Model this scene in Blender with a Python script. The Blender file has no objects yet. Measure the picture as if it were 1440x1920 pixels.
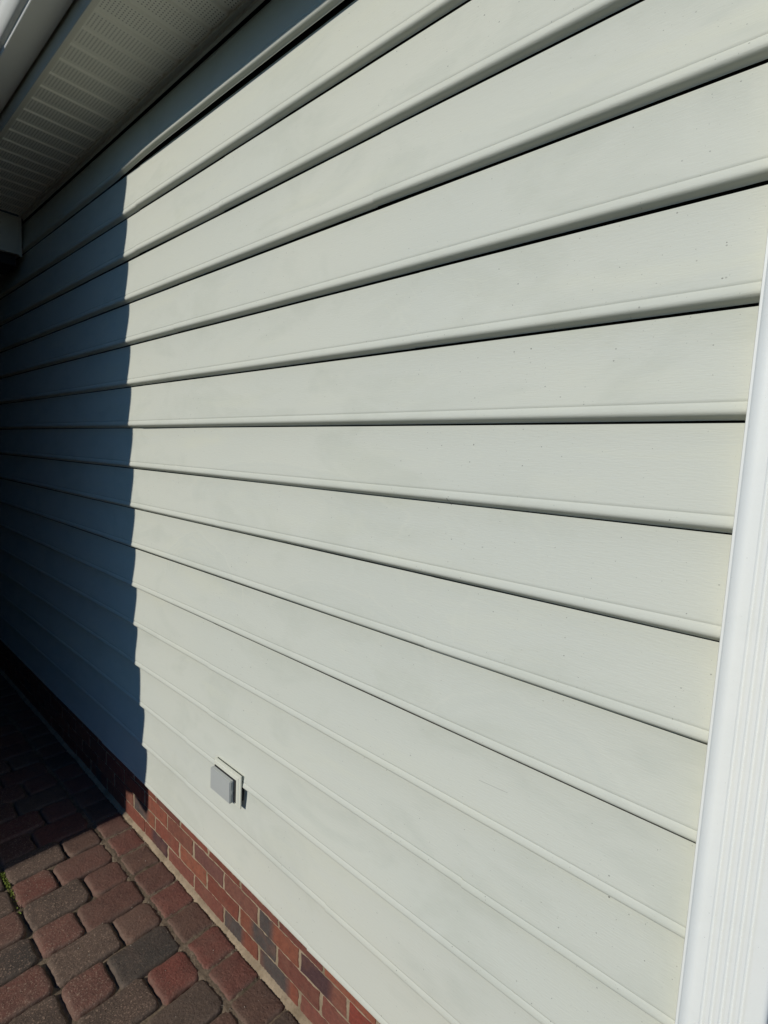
import bpy, bmesh, math, random
from mathutils import Matrix, Vector
random.seed(7)
sc = bpy.context.scene
# ------------------------------------------------------------------ units
S = 0.17                 # one siding course (m); all coordinates below are in courses
G = -16.37               # paving level, in courses below the eave shadow line
def P(x, y, z): return (x*S, y*S, (z-G)*S)
# ------------------------------------------------------------------ camera
cd = bpy.data.cameras.new('camera'); cam = bpy.data.objects.new('camera', cd)
sc.collection.objects.link(cam); sc.camera = cam
cd.sensor_fit = 'HORIZONTAL'; cd.sensor_width = 36.0; cd.lens = 964.26/1440*36.0
cd.clip_start = 0.02; cd.clip_end = 2000
R = Matrix(((0.75009584, 0.65962696, 0.04741834), (0.10250115, -0.045125, -0.99370883), (-0.65333739, 0.7502373, -0.1014606)))
m3 = Matrix((R[0], -R[1], -R[2])).transposed()
cam.matrix_world = Matrix.Translation(Vector(P(0, -5.4924, -6.4707))) @ m3.to_4x4()
# ------------------------------------------------------------------ light
EL = math.atan(0.60)
w = bpy.data.worlds.new('World'); sc.world = w; w.use_nodes = True
nt = w.node_tree; nt.nodes.clear()
sky = nt.nodes.new('ShaderNodeTexSky'); sky.sky_type = 'NISHITA'; sky.sun_disc = False
sky.sun_elevation = EL; sky.sun_rotation = math.radians(180); sky.ozone_density = 3.5; sky.dust_density = 0.2; sky.air_density = 1.0
bg = nt.nodes.new('ShaderNodeBackground'); bg.inputs[1].default_value = 0.10
wo = nt.nodes.new('ShaderNodeOutputWorld')
tint = nt.nodes.new('ShaderNodeMix'); tint.data_type = 'RGBA'; tint.blend_type = 'MULTIPLY'; tint.inputs[0].default_value = 1.0
tint.inputs[7].default_value = (0.46, 0.93, 1.38, 1)      # white balance of the photograph
nt.links.new(sky.outputs[0], tint.inputs[6]); nt.links.new(tint.outputs[2], bg.inputs[0]); nt.links.new(bg.outputs[0], wo.inputs[0])
sd = bpy.data.lights.new('sun', 'SUN'); sd.energy = 5.0; sd.angle = math.radians(0.65); sd.color = (1.0, 0.965, 0.90)
sun = bpy.data.objects.new('sun', sd); sc.collection.objects.link(sun)
sun.rotation_euler = Vector((0, math.cos(EL), -math.sin(EL))).to_track_quat('-Z', 'Y').to_euler()
sc.view_settings.view_transform = 'Standard'; sc.view_settings.look = 'None'
sc.view_settings.exposure = -0.76; sc.view_settings.gamma = 1.0
sc.render.engine = 'CYCLES'
# ------------------------------------------------------------------ helpers
def link(name, me, mat=None, parent=None, **props):
    o = bpy.data.objects.new(name, me); sc.collection.objects.link(o)
    if mat and me: me.materials.append(mat)
    if parent: o.parent = parent
    for k, v in props.items(): o[k] = v
    return o
def mesh(name, verts, faces, smooth=False):
    me = bpy.data.meshes.new(name); me.from_pydata([P(*v) for v in verts], [], faces); me.update()
    if smooth: me.polygons.foreach_set('use_smooth', [True]*len(me.polygons))
    return me
def fix(me):
    bm = bmesh.new(); bm.from_mesh(me); bmesh.ops.recalc_face_normals(bm, faces=bm.faces); bm.to_mesh(me); bm.free()
def box(name, x0, x1, y0, y1, z0, z1, mat, parent=None, bev=0.012, **props):
    v = [(x, y, z) for x in (x0, x1) for y in (y0, y1) for z in (z0, z1)]
    f = [(0,1,3,2), (4,6,7,5), (0,4,5,1), (2,3,7,6), (0,2,6,4), (1,5,7,3)]
    me = mesh(name, v, f); bm = bmesh.new(); bm.from_mesh(me)
    if bev: bmesh.ops.bevel(bm, geom=bm.edges[:], offset=bev*S, segments=2, affect='EDGES')
    bmesh.ops.recalc_face_normals(bm, faces=bm.faces); bm.to_mesh(me); bm.free()
    return link(name, me, mat, parent, **props)
def empty(name, loc, label, cat):
    o = bpy.data.objects.new(name, None); sc.collection.objects.link(o); o.location = loc
    o['label'] = label; o['category'] = cat
    return o
def adopt(child, parent):      # children are modelled in world coordinates
    child.parent = parent; child.matrix_parent_inverse = Matrix.Translation(-Vector(parent.location))
    return child
def rnd(a=1.0): return random.uniform(-a, a)
def wob(x, s=0.0):             # smooth 1-D noise
    return (math.sin(x*0.7+s*3.1)+math.sin(x*1.63+s*5.7+1.2)*0.6+math.sin(x*3.1+s*1.3)*0.3)/1.9
# ------------------------------------------------------------------ materials
class NT:
    def __init__(s, name, rough=0.5, spec=0.5):
        s.m = bpy.data.materials.new(name); s.m.use_nodes = True; s.t = s.m.node_tree; s.n = s.t.nodes
        s.b = s.n['Principled BSDF']; s.b.inputs['Roughness'].default_value = rough
        s.b.inputs['Specular IOR Level'].default_value = spec
        tc = s.n.new('ShaderNodeTexCoord'); s.co = tc.outputs['Object']
    def sep(s):
        x = s.n.new('ShaderNodeSeparateXYZ'); s.t.links.new(s.co, x.inputs[0]); return x.outputs
    def comb(s, a, b, c=0.0):
        x = s.n.new('ShaderNodeCombineXYZ')
        for i, v in enumerate((a, b, c)): s.put(v, x.inputs[i])
        return x.outputs[0]
    def put(s, v, sock):
        if isinstance(v, (int, float)): sock.default_value = v
        elif isinstance(v, tuple): sock.default_value = v if len(v) == 4 else (*v, 1)
        else: s.t.links.new(v, sock)
    def math(s, op, a, b=0.0, clamp=False):
        x = s.n.new('ShaderNodeMath'); x.operation = op; x.use_clamp = clamp; s.put(a, x.inputs[0]); s.put(b, x.inputs[1]); return x.outputs[0]
    def noise(s, scale, detail=4, rough=0.5, vec=None, dist=0.0):
        x = s.n.new('ShaderNodeTexNoise'); x.inputs['Scale'].default_value = scale; x.inputs['Detail'].default_value = detail
        x.inputs['Roughness'].default_value = rough; x.inputs['Distortion'].default_value = dist
        s.t.links.new(vec or s.co, x.inputs['Vector']); return x.outputs['Fac']
    def voro(s, scale, vec=None, dims='3D', rand=1.0):
        x = s.n.new('ShaderNodeTexVoronoi'); x.voronoi_dimensions = dims; x.inputs['Scale'].default_value = scale
        x.inputs['Randomness'].default_value = rand
        s.t.links.new(vec or s.co, x.inputs['Vector']); return x.outputs['Distance'], x.outputs['Color']
    def ramp(s, fac, lo, hi, a=0.0, b=1.0):
        x = s.n.new('ShaderNodeMapRange'); x.clamp = True; s.put(fac, x.inputs[0])
        for i, v in enumerate((lo, hi, a, b)): x.inputs[1+i].default_value = v
        return x.outputs[0]
    def mix(s, fac, a, b, mode='MIX'):
        x = s.n.new('ShaderNodeMix'); x.data_type = 'RGBA'; x.blend_type = mode; s.put(fac, x.inputs[0])
        s.put(a, x.inputs[6]); s.put(b, x.inputs[7]); return x.outputs[2]
    def map(s, sx, sy, sz):
        x = s.n.new('ShaderNodeMapping'); x.inputs['Scale'].default_value = (sx, sy, sz); s.t.links.new(s.co, x.inputs[0]); return x.outputs[0]
    def attr(s, name):
        x = s.n.new('ShaderNodeAttribute'); x.attribute_name = name; return x.outputs
    def bump(s, h, strength, dist=0.002, prev=None):
        x = s.n.new('ShaderNodeBump'); x.inputs['Strength'].default_value = strength; x.inputs['Distance'].default_value = dist
        s.put(h, x.inputs['Height'])
        if prev: s.t.links.new(prev, x.inputs['Normal'])
        return x.outputs[0]
    def out(s, col, normal=None, rough=None):
        s.put(col, s.b.inputs['Base Color'])
        if normal: s.t.links.new(normal, s.b.inputs['Normal'])
        if rough is not None: s.put(rough, s.b.inputs['Roughness'])
        return s.m

def vinyl(name, col, dirt=1.0, rough=0.48, grain=0.35, spec=0.36, smudge=False):
    k = NT(name, rough, spec); x, y, z = k.sep()
    big = k.noise(1.1, 2, 0.5, dist=0.4); mid = k.noise(3.6, 4, 0.62, vec=k.map(0.8, 1, 1.6), dist=0.5); fine = k.noise(26, 4, 0.6, vec=k.map(0.7, 1, 1)); lng = k.noise(2.6, 4, 0.6, vec=k.map(0.55, 1, 3.0), dist=0.3)
    c = k.mix(k.ramp(big, 0.35, 0.68), col, (col[0]*0.95, col[1]*0.965, col[2]*0.985))
    c = k.mix(k.math('MULTIPLY', k.ramp(mid, 0.50, 0.62, 0, 0.85*dirt), k.ramp(fine, 0.30, 0.62, 0.55, 1.0)), c, (col[0]*0.90, col[1]*0.915, col[2]*0.915))
    c = k.mix(k.ramp(lng, 0.54, 0.70, 0, 0.5*dirt), c, (col[0]*1.035, col[1]*1.03, col[2]*0.98))
    wv = k.noise(4.0, 2, 0.5, vec=k.map(1.0, 1, 1.5), dist=1.6)       # faint wipe marks
    wipe = k.math('MULTIPLY', k.ramp(k.math('ABSOLUTE', k.math('SUBTRACT', wv, 0.5)), 0.0, 0.016, 1, 0), k.ramp(big, 0.50, 0.66, 0, 0.22*dirt))
    c = k.mix(wipe, c, (col[0]*1.07, col[1]*1.07, col[2]*1.05))
    v2 = k.comb(x, k.math('ADD', z, k.math('MULTIPLY', y, 0.7)))
    clump = k.ramp(k.noise(2.4, 2, 0.5), 0.40, 0.62, 0.45, 1.0)
    for scale, rad, keep, dk in ((26, 0.030, 0.48, 0.34), (60, 0.040, 0.48, 0.58), (13, 0.016, 0.55, 0.25)):
        d, cc = k.voro(scale, v2, '2D')
        sp = k.n.new('ShaderNodeSeparateColor'); k.t.links.new(cc, sp.inputs[0])
        lim = k.math('MULTIPLY', k.math('MULTIPLY', k.ramp(sp.outputs[0], keep, 1.0, 0, rad*1.5), dirt), clump)
        msk = k.math('MULTIPLY', k.math('LESS_THAN', d, lim), k.ramp(sp.outputs[1], 0, 1, 0.3, 0.85))
        c = k.mix(msk, c, (dk*col[0], dk*col[1], dk*col[2]))
    if smudge:         # wiped arcs, a dusty patch and a scratch that the wall really carries
        xs = k.math('DIVIDE', x, S); zs = k.math('ADD', k.math('DIVIDE', z, S), G)
        wn = k.math('MULTIPLY', k.math('SUBTRACT', k.noise(7, 4, 0.6), 0.5), 0.42)
        def ell(cx, cz, rx, rz):
            a = k.math('DIVIDE', k.math('SUBTRACT', xs, cx), rx); b = k.math('DIVIDE', k.math('SUBTRACT', zs, cz), rz)
            return k.math('ADD', k.math('SQRT', k.math('ADD', k.math('MULTIPLY', a, a), k.math('MULTIPLY', b, b))), wn)
        for cx, cz, rx, rz, fr, up, a_, zmin in ((-9.9, -9.5, 1.5, 1.2, 62, 1.10, 0.55, -9.35), (-2.5, -10.2, 1.35, 1.0, 30, 1.05, 0.38, -10.0), (-7.4, -7.4, 2.4, 0.65, 40, 1.25, 0.40, -7.6), (-5.6, -9.4, 1.6, 0.8, 50, 1.2, 0.45, -9.3)):
            e = ell(cx, cz, rx, rz)
            band = k.math('MULTIPLY', k.ramp(e, 0.55, 0.72, 0, 1), k.ramp(e, up-0.06, up, 1, 0))
            band = k.math('MULTIPLY', band, k.ramp(zs, zmin-0.1, zmin+0.2, 0, 1))
            st = k.ramp(k.math('SINE', k.math('MULTIPLY', e, fr)), -0.2, 1.0, 0.35, 1.0)
            c = k.mix(k.math('MULTIPLY', k.math('MULTIPLY', band, st), a_), c, (col[0]*0.91, col[1]*0.93, col[2]*0.95))
            ln = k.math('MULTIPLY', k.ramp(k.math('ABSOLUTE', k.math('SUBTRACT', e, up-0.03)), 0.0, 0.03, 1, 0), k.ramp(zs, zmin-0.1, zmin+0.2, 0, 1))
            c = k.mix(k.math('MULTIPLY', ln, a_), c, (col[0]*1.03, col[1]*1.03, col[2]*1.03))
        scr = k.math('MULTIPLY', k.ramp(k.math('ABSOLUTE', k.math('SUBTRACT', zs, k.math('ADD', -10.29, k.math('MULTIPLY', xs, 0.049)))), 0.0, 0.006, 1, 0),
                     k.math('MULTIPLY', k.math('GREATER_THAN', xs, -3.0), k.math('LESS_THAN', xs, -2.6)))
        c = k.mix(k.math('MULTIPLY', scr, 0.5), c, (0.2, 0.2, 0.18))
    g = k.noise(330, 3, 0.6, vec=k.map(0.16, 1, 1)); n1 = k.bump(g, grain, 0.0009)
    g2 = k.noise(7, 2, 0.5, vec=k.map(0.4, 1, 1)); n2 = k.bump(g2, 0.25, 0.004, n1)
    return k.out(c, n2, k.ramp(mid, 0.3, 0.8, rough-0.06, rough+0.12))
M_SIDE = vinyl('sage_white_vinyl', (0.598, 0.604, 0.514), rough=0.62, grain=0.42, smudge=True, spec=0.15)
M_POST = vinyl('white_vinyl', (0.865, 0.86, 0.785), dirt=0.45, rough=0.45, grain=0.12)
M_TRIM = vinyl('ivory_trim', (0.56, 0.55, 0.47), dirt=0.3, rough=0.5, grain=0.1)
M_GUT = vinyl('white_painted_aluminium', (0.76, 0.77, 0.72), dirt=0.2, rough=0.35, grain=0.1)
M_BOXP = vinyl('ivory_plastic', (0.68, 0.675, 0.555), dirt=0.2, rough=0.45, grain=0.1)
M_BOXC = vinyl('grey_plastic', (0.45, 0.46, 0.425), dirt=0.5, rough=0.42, grain=0.2)

def soffit_mat():
    k = NT('perforated_soffit_vinyl', 0.5, 0.4); x, y, z = k.sep()
    px, py = 0.0625*S, 0.0625*S
    fx = k.math('SUBTRACT', k.math('FRACT', k.math('DIVIDE', x, px)), 0.5)
    fy = k.math('SUBTRACT', k.math('FRACT', k.math('DIVIDE', k.math('SUBTRACT', y, k.math('MULTIPLY', x, 0.0)), py)), 0.5)
    d = k.math('SQRT', k.math('ADD', k.math('MULTIPLY', fx, fx), k.math('MULTIPLY', fy, fy)))
    hole = k.ramp(d, 0.16, 0.24, 1, 0)
    fld = k.attr('field')[2]
    hole = k.math('MULTIPLY', hole, k.math('GREATER_THAN', fld, 0.9))
    n = k.noise(6, 4)
    c = k.mix(n, (0.64, 0.64, 0.56), (0.70, 0.70, 0.62))
    c = k.mix(k.math('MULTIPLY', hole, 0.85), c, (0.02, 0.02, 0.018))
    return k.out(c)
M_SOF = soffit_mat()

def paver_mat():
    k = NT('tumbled_concrete_paver', 0.88, 0.25)
    col = k.attr('Col')[0]; agg = k.attr('Agg')[2]
    n1 = k.noise(22, 5, 0.6); n2 = k.noise(120, 4, 0.65); n3 = k.noise(8, 3, 0.5)
    c = k.mix(k.ramp(n1, 0.35, 0.7, 0, 0.75), col, k.mix(1.0, col, (0.62, 0.66, 0.70), 'MULTIPLY'))
    c = k.mix(k.ramp(n3, 0.5, 0.75, 0, 0.45), c, (0.175, 0.115, 0.085))
    c = k.mix(k.ramp(n2, 0.38, 0.70, 0.0, 0.62), c, k.mix(1.0, c, (0.40, 0.40, 0.42), 'MULTIPLY'))
    for sc_, lo, r in ((150, 0.72, 0.44), (290, 0.66, 0.45), (80, 0.84, 0.30)):
        d, cc = k.voro(sc_); sp = k.n.new('ShaderNodeSeparateColor'); k.t.links.new(cc, sp.inputs[0])
        msk = k.math('MULTIPLY', k.math('GREATER_THAN', sp.outputs[0], lo), k.ramp(d, r*0.6, r, 1, 0))
        msk = k.math('MULTIPLY', msk, k.ramp(agg, 0, 1, 0.05, 0.75))
        c = k.mix(msk, c, k.mix(sp.outputs[1], (0.42, 0.30, 0.21), (0.27, 0.17, 0.13)))
    dust = k.noise(5, 5, 0.65); c = k.mix(k.ramp(dust, 0.35, 0.75, 0.05, 0.36), c, (0.175, 0.112, 0.085))
    dd, cc = k.voro(75); pit = k.ramp(dd, 0.05, 0.16, 1, 0)
    edge = k.attr('Edge')[2]
    c = k.mix(k.math('MULTIPLY', edge, 0.45), c, (0.20, 0.155, 0.115))
    h = k.math('ADD', k.math('MULTIPLY', n2, 0.8), k.math('MULTIPLY', k.noise(420, 2, 0.6), 0.45))
    h = k.math('SUBTRACT', h, k.math('MULTIPLY', pit, 0.5))
    nn = k.bump(h, 1.0, 0.0036); nn = k.bump(n1, 0.5, 0.006, nn)
    return k.out(c, nn)
M_PAV = paver_mat()

def brick_mat():
    k = NT('fired_clay_brick', 0.85, 0.25); col = k.attr('Col')[0]
    n1 = k.noise(40, 5, 0.65); n2 = k.noise(200, 3, 0.6); n3 = k.noise(14, 3)
    c = k.mix(k.ramp(n1, 0.4, 0.75, 0, 0.6), col, k.mix(1.0, col, (0.55, 0.5, 0.52), 'MULTIPLY'))
    c = k.mix(k.ramp(n3, 0.50, 0.75, 0, 0.5), c, (0.21, 0.10, 0.065)); c = k.mix(k.ramp(k.noise(75, 5, 0.7), 0.52, 0.7, 0, 0.55), c, (0.085, 0.045, 0.038))
    c = k.mix(k.ramp(n2, 0.6, 0.8, 0, 0.3), c, (0.36, 0.25, 0.18))
    nn = k.bump(n2, 0.9, 0.002); nn = k.bump(n1, 0.9, 0.005, nn)
    return k.out(c, nn)
M_BRK = brick_mat()
def sand_mat(name, a, b, bs=0.9):
    k = NT(name, 0.95, 0.1); n1 = k.noise(60, 6, 0.7); n2 = k.noise(9, 3, 0.6); n3 = k.noise(450, 2, 0.6)
    c = k.mix(k.ramp(n1, 0.3, 0.7), a, b); c = k.mix(k.ramp(n2, 0.45, 0.7, 0, 0.6), c, (b[0]*0.5, b[1]*0.5, b[2]*0.45))
    h = k.math('ADD', k.math('MULTIPLY', n1, 1.0), k.math('MULTIPLY', n3, 0.4))
    return k.out(c, k.bump(h, bs, 0.006))
M_MORT = sand_mat('pale_mortar', (0.43, 0.34, 0.23), (0.31, 0.24, 0.16), 0.8)
M_SAND = sand_mat('joint_sand', (0.27, 0.205, 0.14), (0.12, 0.092, 0.066))
M_SOIL = sand_mat('soil', (0.10, 0.08, 0.05), (0.06, 0.05, 0.035))
k = NT('dark_board', 0.8, 0.2); M_DARK = k.out(k.mix(k.noise(5), (0.03, 0.03, 0.032), (0.045, 0.043, 0.04)))
k = NT('roof_shingle', 0.9, 0.2); M_ROOF = k.out(k.mix(k.noise(60, 4), (0.05, 0.048, 0.045), (0.11, 0.10, 0.095)), k.bump(k.noise(90), 0.6, 0.004))
k = NT('shade_wing_dark', 0.8, 0.3); M_WING = k.out(k.mix(k.noise(4), (0.045, 0.028, 0.024), (0.06, 0.036, 0.03)), k.bump(k.noise(60), 0.4, 0.004))  # for the added wing, kept dark to limit bounced light
k = NT('moss_leaf', 0.7, 0.3); M_MOSS = k.out(k.mix(k.noise(200), (0.09, 0.13, 0.012), (0.17, 0.20, 0.03)))

# ------------------------------------------------------------------ house
house = empty('house', P(-12, 2, G), 'house side clad in pale sage vinyl lap siding above a low red brick base', 'house')
FACE = [(0.0, -0.042), (0.06, -0.041), (0.15, -0.038), (0.25, -0.030), (0.35, -0.018), (0.45, -0.005), (0.55, 0.010), (0.65, 0.026), (0.73, 0.039), (0.79, 0.048), (0.806, 0.050), (0.816, 0.047), (0.824, 0.0445)]
BEAD = [(0.824, 0.0445), (0.829, 0.047), (0.836, 0.0515), (0.846, 0.056), (0.858, 0.060), (0.875, 0.0645), (0.890, 0.067), (0.903, 0.0672), (0.914, 0.065), (0.924, 0.060), (0.933, 0.052), (0.941, 0.0415), (0.948, 0.029), (0.954, 0.015), (0.960, 0.001), (0.967, -0.012), (0.975, -0.020)]
BUTT = [(0.975, -0.020), (0.979, -0.023), (0.977, -0.027), (0.965, -0.032), (0.930, -0.036), (0.925, -0.07)]
def siding(name, a0, a1, ztop, zbot, tr, seams, buckle=False):
    V, F, SM = [], [], []
    n = int(round(ztop-zbot)); step = 0.42
    for c in range(n):
        z0 = ztop-c
        cuts = [a0]+sorted(seams.get(c, []))+[a1]
        for si in range(len(cuts)-1):
            s0, s1 = cuts[si], cuts[si+1]
            s0e = s0 if si == 0 else s0-0.0
            xs = [s0e+(s1-s0e)*i/max(2, int((s1-s0e)/step)) for i in range(max(2, int((s1-s0e)/step))+1)]
            over = 0.016 if si > 0 else 0.0
            for prof in (FACE, BEAD, BUTT):
                b = len(V)
                for x in xs:
                    lift = over*math.exp(-(x-s0)/2.2) + 0.006*wob(x*0.5, c) + 0.003*wob(x*1.9, c+4)
                    zz = 0.010*wob(x*0.22, c*1.7)
                    for t, y in prof:
                        yy = y + lift*(0.4+0.6*t)
                        # oil-canning of the flat face
                        yy += 0.006*math.sin(math.pi*min(max(t, 0)/0.8, 1))*wob(x*0.33+c, c)
                        if buckle:
                            q = min(max((x+14.7)/3.0, 0), 1); q = q*q*(3-2*q)
                            if c == 0: yy += (0.078+0.004*math.sin(x*1.1))*q*max(t, 0)**1.5
                        V.append(tr(x, 0.010-yy, z0-t+zz*t))
                m = len(prof)
                for i in range(len(xs)-1):
                    for j in range(m-1):
                        p = b+i*m+j; F.append((p, p+1, p+m+1, p+m)); SM.append(prof is not BUTT)
                if si > 0:      # end thickness of the overlapping piece
                    e = len(V); 
                    for t, y in prof: V.append(V[b+prof.index((t, y))])
                    for t, y in prof:
                        x, yv, z = V[b+prof.index((t, y))]; V.append((x, yv+0.02, z) if tr is front else (x-0.02, yv, z))
                    for j in range(m-1): F.append((e+j, e+m+j, e+m+j+1, e+j+1)); SM.append(False)
    me = mesh(name, V, F); me.polygons.foreach_set('use_smooth', SM)
    return me
front = lambda x, y, z: (x, y, z)
SEAMS = { 1: [-12.76, -3.3], 2: [-12.77, -9.17], 3: [-5.2, -16.0], 4: [-16.1, -10.9], 5: [-11.2, -4.4], 6: [-12.63], 7: [-9.11], 8: [-9.15, -16.5],
         9: [-14.6, -3.9], 10: [-14.5], 11: [-9.32], 12: [-9.30, -3.1], 13: [-10.19], 14: [-10.2, -5.6], 15: [-15.0, -6.0]}
sid = adopt(link('siding', siding('siding', -46, -0.50, 1.0, -15.0, front, SEAMS, True), M_SIDE), house)
# top course stops under the soffit channel: dark undersill gap behind
side = lambda a, y, z: (0.0-y, a, z)
adopt(link('end_siding', siding('end_siding', 0.3, 40, 1.0, -15.0, side, {i: [6+5*(i % 3), 24-4*(i % 4)] for i in range(16)}), M_SIDE), house)
adopt(box('sheathing', -46, -0.12, 0.14, 40, -15.02, 1.35, M_DARK, bev=0), house)

# white fluted corner post
def post_profile():
    p = [(-0.625, 0.12), (-0.625, -0.205), (-0.621, -0.211), (-0.603, -0.211), (-0.599, -0.206)]
    for i in range(11):
        t = i/10; p.append((-0.598+0.085*t, -0.1555-0.046*(1-t)**2.3))
    for g in (-0.432, -0.362, -0.292, -0.222, -0.152):
        p += [(g-0.016, -0.1555), (g-0.009, -0.1485), (g-0.002, -0.1415), (g+0.006, -0.1405), (g+0.014, -0.1455), (g+0.026, -0.152), (g+0.036, -0.1555), (g+0.040, -0.1548), (g+0.046, -0.1555)]
    p += [(-0.10, -0.1555), (-0.03, -0.1555)]
    for i in range(1, 9):
        a = math.pi/2*i/8; p.append((-0.02+0.055*math.sin(a), -0.1005-0.055*math.cos(a)))
    front_n = len(p)
    p += [(0.035, 0.40), (0.035, 0.55), (-0.12, 0.55), (-0.12, 0.13)]
    return p
pp = post_profile()
V, F = [], []
zs = [-15.06, -12, -9, -6, -3, 0, 1.08]
for z in zs: V += [(x, y, z) for x, y in pp]
m = len(pp)
for i in range(len(zs)-1):
    for j in range(m):
        a = i*m+j; b = i*m+(j+1) % m; F.append((a, b, b+m, a+m))
F += [tuple(range(m))[::-1], tuple(range((len(zs)-1)*m, len(zs)*m))]
me = mesh('corner_post', V, F, True); fix(me)
for e in me.edges: pass
try: me.set_sharp_from_angle(angle=math.radians(38))
except Exception: pass
adopt(link('corner_post', me, M_POST), house)

# ---- brick foundation
def colored(name, V, F, C, mat, extra=None, smooth=False):
    me = mesh(name, V, F, smooth)
    a = me.color_attributes.new('Col', 'FLOAT_COLOR', 'POINT')
    a.data.foreach_set('color', [q for c in C for q in (*c, 1.0)])
    for nm, vals in (extra or {}).items():
        at = me.attributes.new(nm, 'FLOAT', 'POINT'); at.data.foreach_set('value', vals)
    return link(name, me, mat)
RED = [(0.235, 0.078, 0.048), (0.215, 0.070, 0.046), (0.255, 0.090, 0.053), (0.190, 0.070, 0.050), (0.215, 0.084, 0.056)]
GREYB = (0.088, 0.074, 0.066); PURP = (0.085, 0.045, 0.045)
SPEC = {(1, 5): ('g', GREYB, -1, 0.30), (1, 6): ('g', PURP, -1, 0.62), (3, 4): ('g', GREYB, -1, 0.5), (3, 5): ('g', GREYB, 0.12, 0.7), (1, 4): ('f', (0.20, 0.085, 0.06)),
        (1, 7): ('f', (0.25, 0.06, 0.04)), (1, 8): ('g', PURP, 0.2, 1.2), (1, 3): ('f', (0.17, 0.075, 0.06)), (3, 8): ('g', GREYB, 0.3, 1.2), (2, 10): ('g', PURP, -1, 0.5), (3, 1): ('g', PURP, 0.4, 1.2)}
V, F, C = [], [], []
bed = {0: (-15.035, -15.175), 1: (-15.205, -15.572), 2: (-15.600, -15.965), 3: (-15.993, -16.36), 4: (-16.39, -16.75)}
off = {0: -6.9, 1: -6.29, 2: -6.93, 3: -6.25, 4: -6.9}
for c, (zt, zb) in bed.items():
    for n_ in range(-30, 7):
        x0 = off[c]+1.235*n_+0.03+rnd(0.012); x1 = off[c]+1.235*(n_+1)-0.03+rnd(0.012)
        if x0 > -0.05: continue
        x1 = min(x1, -0.02)
        base = random.choice(RED); f = 1+rnd(0.14); base = tuple(v*f for v in base)
        sp = SPEC.get((c, n_+6)) ; 
        if sp is None and random.random() < 0.10: sp = ('g', GREYB, -1 if random.random() < .5 else 0.4, 0.6 if random.random() < .5 else 1.2)
        nx, nz = 12, 5; b = len(V); pr = 0.0+rnd(0.006)
        jag = [rnd(0.016) for _ in range(40)]
        for i in range(nx+1):
            for j in range(nz+1):
                u, v = i/nx, j/nz
                ed = min(u*(x1-x0), (1-u)*(x1-x0), v*(zt-zb), (1-v)*(zt-zb))
                y = 0.012+pr + (0.022 if ed < 1e-6 else 0.0)
                xx = x0+(x1-x0)*u; zz = zb+(zt-zb)*v
                if i == 0: xx += jag[j]
                if i == nx: xx += jag[j+8]
                if i == 1: xx = x0+0.012+jag[j]
                if i == nx-1: xx = x1-0.012+jag[j+8]
                if j == 1: zz = zb+0.010
                if j == nz-1: zz = zt-0.010
                if j in (0, nz): zz += jag[16+i]*0.7
                if j in (1, nz-1): zz += jag[16+i]*0.5
                V.append((xx, y, zz))
                col = base
                if sp:
                    if sp[0] == 'f': col = sp[1]
                    else:
                        q = 1 if sp[2] < u < sp[3] else max(0, 1-min(abs(u-sp[2]), abs(u-sp[3]))/0.12)
                        col = tuple(a*(1-q)+d*q for a, d in zip(base, sp[1]))
                C.append(col)
        for i in range(nx):
            for j in range(nz):
                p = b+i*(nz+1)+j; F.append((p, p+nz+1, p+nz+2, p+1))
        # sides going back into the mortar
        ring = [i*(nz+1) for i in range(nx+1)]+[nx*(nz+1)+j for j in range(1, nz+1)]+[i*(nz+1)+nz for i in range(nx-1, -1, -1)]+[j for j in range(nz-1, 0, -1)]
        bb = len(V)
        for r_ in ring: v = V[b+r_]; V.append((v[0], 0.075, v[2])); C.append(C[b+r_])
        for i in range(len(ring)):
            j = (i+1) % len(ring); F.append((b+ring[i], b+ring[j], bb+j, bb+i))
bk = adopt(colored('brick_foundation', V, F, C, M_BRK), house)
# mortar sheet with irregular head joints
V, F = [], []
nx, nz = 620, 26
for i in range(nx+1):
    for j in range(nz+1):
        V.append((-46+45.96*i/nx, 0.026+0.010*rnd()*0.6, -16.9+1.87*j/nz))
for i in range(nx):
    for j in range(nz):
        p = i*(nz+1)+j; F.append((p, p+nz+1, p+nz+2, p+1))
mo = mesh('mortar', V, F, True); o = link('mortar', mo, M_MORT); o.parent = bk
adopt(box('foundation_end', -0.10, -0.03, 0.10, 40, -16.9, -15.02, M_BRK, bev=0), house)

# ---- soffit, channel, fascia, gutter, roof
V, F, FD = [], [], []
x = -21.6; xs = []
ph = -14.74                               # one groove centre; pitch 0.6
k0 = int((-21.6-ph)/0.6)-1; k1 = int((4-ph)/0.6)+1
for q in range(k0, k1):
    c0 = ph+0.605*q
    xs += [(c0-0.085, 0, 0), (c0-0.055, 0.035, 0), (c0+0.035, 0.035, 0), (c0+0.06, 0, 0), (c0+0.075, 0, 1), (c0+0.505, 0, 1)]
xs.sort(key=lambda t: t[0]); xs = [t for t in xs if t[0] > -21.6]
ys = (-0.06, -1.768)
for i in range(len(xs)-1):
    a, b = xs[i], xs[i+1]; p = len(V); fl = 1.0 if (a[2] and b[2]) else 0.0
    V += [(a[0], ys[0], 1.10+a[1]), (b[0], ys[0], 1.10+b[1]), (b[0], ys[1], 1.10+b[1]), (a[0], ys[1], 1.10+a[1])]
    F.append((p, p+3, p+2, p+1)); FD += [fl]*4
me = mesh('soffit', V, F); at = me.attributes.new('field', 'FLOAT', 'POINT'); at.data.foreach_set('value', FD)
adopt(link('soffit', me, M_SOF), house)
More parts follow.
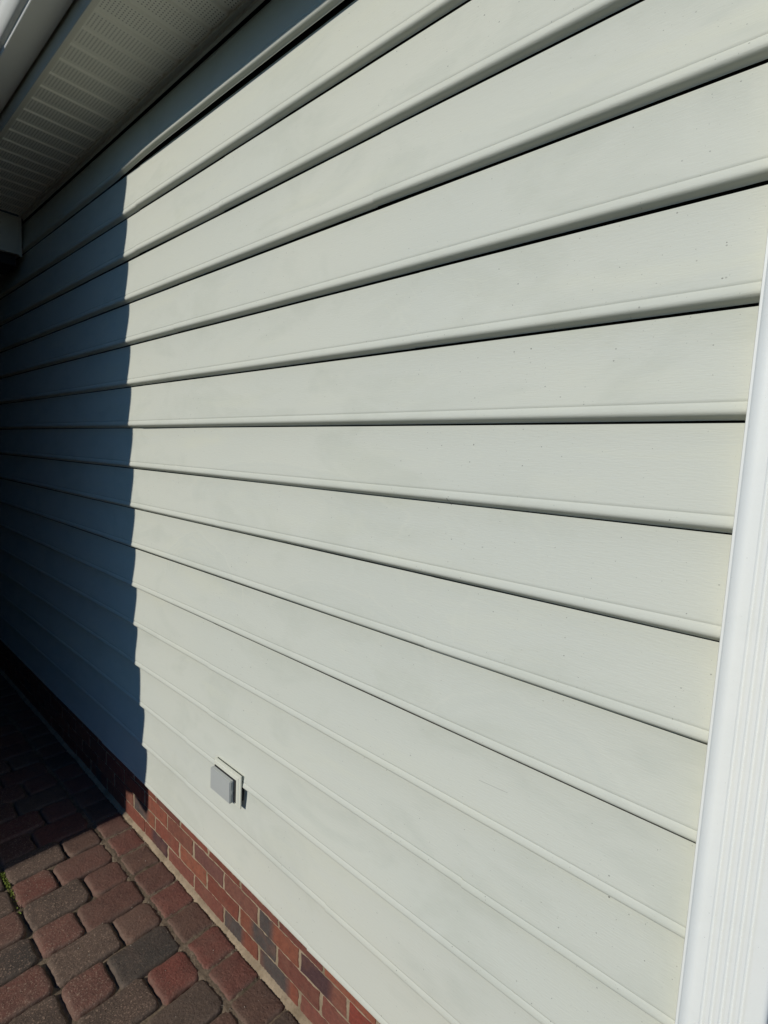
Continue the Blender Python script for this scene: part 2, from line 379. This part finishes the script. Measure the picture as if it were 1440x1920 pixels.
def extr(name, prof, x0, x1, mat, sharp=30, closed=False, nseg=6):
    V, F = [], []; m = len(prof)
    for i in range(nseg+1):
        xx = x0+(x1-x0)*i/nseg
        V += [(xx, y, z) for y, z in prof]
    for i in range(nseg):
        for j in range(m if closed else m-1):
            a = i*m+j; b = i*m+(j+1) % m; F.append((a, b, b+m, a+m))
    if closed: F += [tuple(range(m)), tuple(range(nseg*m, nseg*m+m))[::-1]]
    me = mesh(name, V, F, True); fix(me)
    try: me.set_sharp_from_angle(angle=math.radians(sharp))
    except Exception: pass
    return link(name, me, mat)
adopt(extr('soffit_channel', [(-0.165, 1.092), (-0.165, 1.052), (-0.150, 1.048), (-0.145, 1.062), (-0.075, 1.066), (-0.070, 1.050), (-0.050, 1.045), (-0.045, 1.000), (-0.038, 0.985), (-0.028, 0.985), (-0.028, 1.05), (-0.02, 1.20), (-0.165, 1.20)], -21.6, 4, M_TRIM, closed=True), house)
adopt(extr('fascia', [(-1.70, 1.099), (-1.70, 1.096), (-1.765, 1.094), (-1.792, 1.096), (-1.800, 1.105), (-1.800, 2.20), (-1.76, 2.20), (-1.76, 1.11)], -21.6, 4, M_TRIM, closed=True), house)
gp = [(-1.845, 2.15), (-1.845, 1.415), (-1.855, 1.418), (-2.310, 1.410), (-2.328, 1.415), (-2.338, 1.427), (-2.338, 1.462), (-2.344, 1.474), (-2.412, 1.497), (-2.442, 1.517)]
for i in range(1, 11):
    t = i/10; gp.append((-2.442-0.15*t-0.025*math.sin(t*math.pi*2), 1.517+0.42*t+0.03*math.sin(t*math.pi)))
gp += [(-2.607, 2.02), (-2.617, 2.12), (-2.597, 2.135), (-2.547, 2.12), (-2.547, 2.10), (-2.577, 2.09), (-2.572, 2.0), (-2.417, 1.56), (-2.297, 1.47), (-1.90, 1.47), (-1.875, 2.15)]
adopt(extr('gutter', gp, -21.6, 4, M_GUT, closed=True, sharp=28), house)
adopt(extr('roof', [(-2.05, 2.21), (-2.05, 2.27), (20, 11.2), (42, 2.27), (42, 2.21), (20, 11.1)], -46, 4, M_ROOF, closed=True), house)
# boxed porch beam at the far end and the covered passage behind it
beam = adopt(box('porch_beam', -23.6, -21.6, -10.0, -0.11, -0.12, 1.085, M_TRIM, bev=0.02), house)
t_ = box('beam_edge_trim', -21.597, -21.565, -10.0, -0.11, -0.16, -0.07, M_TRIM, bev=0.006); t_.parent = beam
t_ = box('beam_corner_trim', -21.64, -21.57, -0.16, -0.085, -0.20, 1.06, M_TRIM, bev=0.006); t_.parent = beam
t_ = box('beam_header', -23.4, -21.85, -10.0, -0.20, -0.48, -0.125, M_DARK, bev=0.01); t_.parent = beam
adopt(box('passage_ceiling', -46, -23.61, -10.0, 0.12, 0.9, 1.5, M_DARK, bev=0), house)
adopt(box('passage_end_wall', -46.5, -46.01, -10.0, 0.12, -16.6, 1.5, M_DARK, bev=0), house)

# ---- outlet box on the siding
ob = empty('outlet_box', P(-8.5, -0.1, -13.0), 'small grey weatherproof outlet cover on an ivory mounting plate low on the siding', 'outlet box')
pl = box('mounting_plate', -8.97, -8.02, -0.105, -0.078, -13.35, -12.68, M_BOXP, bev=0.006); adopt(pl, ob)
me = mesh('plate_rim', [(-8.94, -0.106, -13.32), (-8.09, -0.106, -13.32), (-8.09, -0.106, -12.74), (-8.94, -0.106, -12.74),
      (-8.93, -0.116, -13.31), (-8.10, -0.116, -13.31), (-8.10, -0.116, -12.75), (-8.93, -0.116, -12.75)], [(0,1,5,4), (1,2,6,5), (2,3,7,6), (3,0,4,7), (4,5,6,7)])
o = link('plate_rim', me, M_BOXP); o.parent = pl
o = box('mounting_block', -8.88, -8.12, -0.077, 0.05, -13.28, -12.76, M_DARK, bev=0); o.parent = pl
cv = adopt(box('cover', -8.93, -8.215, -0.222, -0.128, -13.29, -12.835, M_BOXC, bev=0.014), ob)
nk = box('gasket', -8.925, -8.165, -0.1275, -0.117, -13.285, -12.82, M_DARK, bev=0.0); nk.parent = cv
hg = box('latch', -8.217, -8.205, -0.185, -0.160, -13.10, -13.03, M_BOXC, bev=0.003); hg.parent = cv

# ------------------------------------------------------------------ paving
PAL = dict(r=(0.215, 0.082, 0.060), R=(0.255, 0.080, 0.058), b=(0.175, 0.098, 0.070), t=(0.150, 0.104, 0.076), g=(0.070, 0.063, 0.052), d=(0.118, 0.086, 0.064), m=(0.180, 0.084, 0.062), p=(0.215, 0.092, 0.068))
# explicit colours of the pavers in view: rows by x index (joint at -12.15 + 0.81 n)
WALLROW = {-1: 'r', 0: 'b', 1: 'm', 2: 'r', 3: 'b', 4: 'R', 5: 'r', 6: 'b', 7: 'd', 8: 'r'}
NEAR = {-2: 'b', -1: 'm', 0: 'm', 1: 'm', 2: 'b', 3: 'g', 4: 'R', 5: 'd', 6: 'b', 7: 'r'}
FAR = {-2: 't', -1: 'r', 0: 'd', 1: 'p', 2: 't', 3: 'p', 4: 'd', 5: 'm', 6: 't'}
OUT = {-1: 't', 0: 'm', 1: 'g', 2: 'p', 3: 'd', 4: 'm', 5: 't'}
V, F, C, AG, ED = [], [], [], [], []
def paver(x0, x1, y0, y1, col, agg):
    gap = 0.013; x0 += gap+rnd(0.008); x1 -= gap+rnd(0.008); y0 += gap+0.006+rnd(0.012); y1 -= gap+0.006+rnd(0.012)
    cx, cy = (x0+x1)/2, (y0+y1)/2; hx, hy = (x1-x0)/2, (y1-y0)/2
    r = [random.uniform(*((0.04, 0.10) if agg < 0.1 else (0.08, 0.17))) for _ in range(4)]
    pts = []
    cs = [(1, 1), (-1, 1), (-1, -1), (1, -1)]
    for k_, (sx, sy) in enumerate(cs):
        rr = min(r[k_], hx*0.6, hy*0.6)
        for i in range(7):
            a = math.pi/2*(k_+i/6)
            pts.append((sx*(hx-rr)+rr*math.cos(a), sy*(hy-rr)+rr*math.sin(a)))
        # intermediate points along the following side
        n2 = cs[(k_+1) % 4]; rr2 = min(r[(k_+1) % 4], hx*0.6, hy*0.6)
        q0 = pts[-1]; a = math.pi/2*(k_+1)
        q1 = (n2[0]*(hx-rr2)+rr2*math.cos(a), n2[1]*(hy-rr2)+rr2*math.sin(a))
        for i in range(1, 6): t = i/6; pts.append((q0[0]*(1-t)+q1[0]*t, q0[1]*(1-t)+q1[1]*t))
    n = len(pts); sd_ = random.random()*50; tilt = (rnd(0.012), rnd(0.012)); dz = rnd(0.010)
    f = 1+rnd(0.12); col = tuple(v*f for v in col)
    b = len(V)
    for ins, dep, e in ((0.0, -0.30, 1), (0.0, -0.085, 1.0), (0.010, -0.042, 0.95), (0.028, -0.014, 0.7), (0.052, -0.004, 0.3), (0.11, 0.0, 0.0)):
        for i, (px, py) in enumerate(pts):
            L = math.hypot(px, py); w_ = 0.014*wob(i*1.1+ins*20, sd_)+0.008*rnd()
            k_ = (L-ins*1.15+w_)/L
            x_, y_ = px*k_, py*k_
            V.append((cx+x_, cy+y_, G+dep+dz+tilt[0]*x_/hx+tilt[1]*y_/hy+0.004*rnd())); C.append(col); AG.append(agg); ED.append(e*random.uniform(0.5, 1))
    for ri in range(5):
        for i in range(n):
            j = (i+1) % n; F.append((b+ri*n+i, b+ri*n+j, b+(ri+1)*n+j, b+(ri+1)*n+i))
    c_ = len(V); V.append((cx, cy, G+0.006+dz)); C.append(col); AG.append(agg); ED.append(0)
    for i in range(n): F.append((b+5*n+i, b+5*n+(i+1) % n, c_))
def pick(d, n_): return PAL[d[n_]] if n_ in d else PAL[random.choice('rbtgdmpbm')]
for n_ in range(-22, 22):
    x0 = -12.15+0.812*n_; x1 = x0+0.812
    paver(x0, x1, -0.775, -0.065, pick(WALLROW, n_), 0.05)
    split = -1.975 if n_ % 2 else -1.570
    paver(x0+0.01, x1+0.01, split, -0.79, pick(NEAR, n_), 0.18)
    paver(x0-0.05, x1-0.05, -2.765, split, pick(FAR, n_), 0.85 if n_ % 2 or True else 0.5)
    y = -2.79
    for rep in range(4):
        big = (n_+rep) % 2 == 0
        a = y-(1.20 if big else 0.80); b_ = y-2.0
        paver(x0-0.03, x1-0.03, a, y, pick(OUT, n_) if rep == 0 else pick({}, 0), 0.8)
        paver(x0-0.03, x1-0.03, b_, a, pick({}, 0), 0.8)
        y = b_-0.02
pv = colored('paving', V, F, C, M_PAV, {'Agg': AG, 'Edge': ED}, smooth=True); pv['kind'] = 'structure'
fix(pv.data)
# joint sand: high by the wall, lower further out
V, F = [], []
nx, ny = 700, 150
for i in range(nx+1):
    for j in range(ny+1):
        x = -30+36*i/nx; t = j/ny; y = 0.02-11.0*t**1.6
        base = -0.035 if y > -0.9 else -0.100
        V.append((x, y, G+base+0.012*rnd()+0.012*wob(x*4, y*3)))
for i in range(nx):
    for j in range(ny):
        p = i*(ny+1)+j; F.append((p, p+ny+1, p+ny+2, p+1))
me = mesh('joint_sand', V, F, True); fix(me); link('joint_sand', me, M_SAND, kind='structure')
# lumpy mortar fillet where paving meets brick
V, F = [], []
nx = 1400
for i in range(nx+1):
    x = -30+30*i/nx
    wd = 0.075+0.022*wob(x*2.3, 2)+0.012*rnd(); h = 0.035+0.018*wob(x*1.7, 7)+0.010*rnd()
    for q, (yy, zz) in enumerate(((0.03, h+0.02), (-0.005, h), (-wd*0.55, h*0.5+0.01*rnd()), (-wd, -0.01+0.01*rnd()), (-wd-0.02, -0.07))):
        V.append((x, yy, G+zz))
for i in range(nx):
    for j in range(4):
        p = i*5+j; F.append((p, p+1, p+6, p+5))
me = mesh('mortar_fillet', V, F, True); fix(me); link('mortar_edge', me, M_MORT, kind='structure')
# moss in the joint
V, F = [], []
for i in range(900):
    a = random.random()
    cx = -13.55+1.5*a+rnd(0.05); cy = -2.77+rnd(0.035)
    if random.random() > (1-a)**2.2*1.2+0.04: continue
    h = random.uniform(0.01, 0.05); ang = random.random()*6.3; l = random.uniform(0.01, 0.028)
    p = len(V); dx, dy = math.cos(ang)*l, math.sin(ang)*l
    z = G-0.07
    V += [(cx-dx, cy-dy, z+h), (cx+dy*0.5, cy-dx*0.5, z+h*1.2+0.01), (cx+dx, cy+dy, z+h+rnd(0.015)), (cx-dy*0.5, cy+dx*0.5, z+h*0.9)]
    F.append((p, p+1, p+2, p+3))
link('moss', mesh('moss', V, F), M_MOSS, kind='stuff', label='bright green moss growing in the paver joint at the left edge', category='moss')
# sandy grit lying in and around the joints
V, F = [], []
for i in range(1500):
    x = random.uniform(-15, 2); y = -0.02-0.9*random.random()**1.5 if i % 3 else -3.8*random.random(); l = random.uniform(0.005, 0.016)
    c_ = Vector((x, y, G-0.022 if y > -0.9 else G-0.085)); 
    if i % 9 == 0: c_.z = G+0.006
    p = len(V)
    for d_ in ((1, 0, 0), (-1, 0, 0), (0, 1, 0), (0, -1, 0), (0, 0, 1), (0, 0, -1)):
        V.append(tuple(c_+Vector(d_)*l*random.uniform(0.6, 1.2)))
    F += [(p+a, p+b, p+c) for a, b, c in ((0, 2, 4), (2, 1, 4), (1, 3, 4), (3, 0, 4), (2, 0, 5), (1, 2, 5), (3, 1, 5), (0, 3, 5))]
k = NT('grit_stone', 0.9, 0.2); M_GRIT = k.out(k.mix(k.ramp(k.noise(90), 0.35, 0.65), (0.12, 0.09, 0.065), (0.42, 0.36, 0.29)))
link('grit', mesh('grit', V, F), M_GRIT, kind='stuff', label='pale sandy grit scattered in the joints along the brick base', category='grit')
# ground under and beyond the paving
me = bpy.data.meshes.new('ground'); me.from_pydata([(-300, -300, -0.05), (300, -300, -0.05), (300, 300, -0.05), (-300, 300, -0.05)], [], [(0, 1, 2, 3)])
link('ground', me, M_SOIL, kind='structure')

# ------------------------------------------------------------------ unseen wing, added to cast the shade on the left
YC = -6.5; DB = 0.60*6.5
wing = empty('shade_wing', P(-30, -20, G), 'unseen tall wing added to cast the shade on the siding wall', 'shade caster')
adopt(box('wall', -60, -13.56, -30, YC-0.3, -16.5, 12.5, M_WING, bev=0), wing)
adopt(box('sky_block_slab', -60, -17.5, YC-0.3, -3.4, 3.2, 3.6, M_DARK, bev=0), wing)  # added slab that blocks sky light, to darken the far left
out = [(-13.7, 0.6), (-13.50, 0.5), (-13.46, -1.2), (-13.36, -3), (-13.30, -4.5), (-13.20, -6), (-13.10, -7.5), (-13.03, -9), (-12.96, -10.3), (-12.90, -11.6), (-12.78, -12.1),
       (-12.62, -12.7), (-12.50, -13.2), (-12.42, -13.9), (-12.30, -14.6), (-12.24, -15.2), (-12.26, -15.45), (-12.38, -15.62), (-12.6, -15.58), (-12.85, -15.50), (-13.1, -15.44), (-13.40, -15.55), (-13.7, -15.6)]
V = [(x, YC, z+DB) for x, z in out]+[(x, YC-0.28, z+DB+0.02) for x, z in out]; m = len(out)
F = [tuple(range(m)), tuple(range(m, 2*m))[::-1]]+[(i, (i+1) % m, m+(i+1) % m, m+i) for i in range(m)]
me = mesh('shade_edge_caster', V, F); fix(me); adopt(link('shade_edge_caster', me, M_GUT), wing)  # added outline, shaped to cast the shadow edge and its bulge

# unseen low leafy block, added to shade the ground and cut its bounce
V, F = [], []
for i in range(26000):
    x = random.uniform(-13.4, 16); u = random.random(); 
    if u < 0.55: y = -11.3+0.9*random.random(); z = G+3.6+rnd(0.12)
    elif u < 0.9: y = -10.4+rnd(0.10); z = G+3.6*random.random()
    else: y = -11.3+0.9*random.random(); z = G+3.6*random.random()
    a = random.random()*6.3; t = random.random()*3.1; l = random.uniform(0.10, 0.17)
    u_ = Vector((math.cos(a), math.sin(a), 0))*l; v_ = Vector((-math.sin(a)*math.cos(t), math.cos(a)*math.cos(t), math.sin(t)))*l*0.6; c_ = Vector((x, y, z))
    p = len(V); V += [tuple(c_-u_), tuple(c_+v_), tuple(c_+u_), tuple(c_-v_)]; F.append((p, p+1, p+2, p+3))
k = NT('blocker_leaf', 0.6, 0.3); M_BLOCKER = k.out(k.mix(k.noise(30), (0.03, 0.05, 0.015), (0.06, 0.085, 0.025)))
hd = empty('bounce_blocker', P(0, -10.9, G), 'unseen low leafy block added to shade the ground and cut bounced light', 'bounce_blocker')
adopt(link('blocker_leaves', mesh('blocker_leaves', V, F), M_BLOCKER), hd)
adopt(box('blocker_core', -13.3, 15.9, -11.1, -10.6, -16.5, G+3.4, M_DARK, bev=0.05), hd)
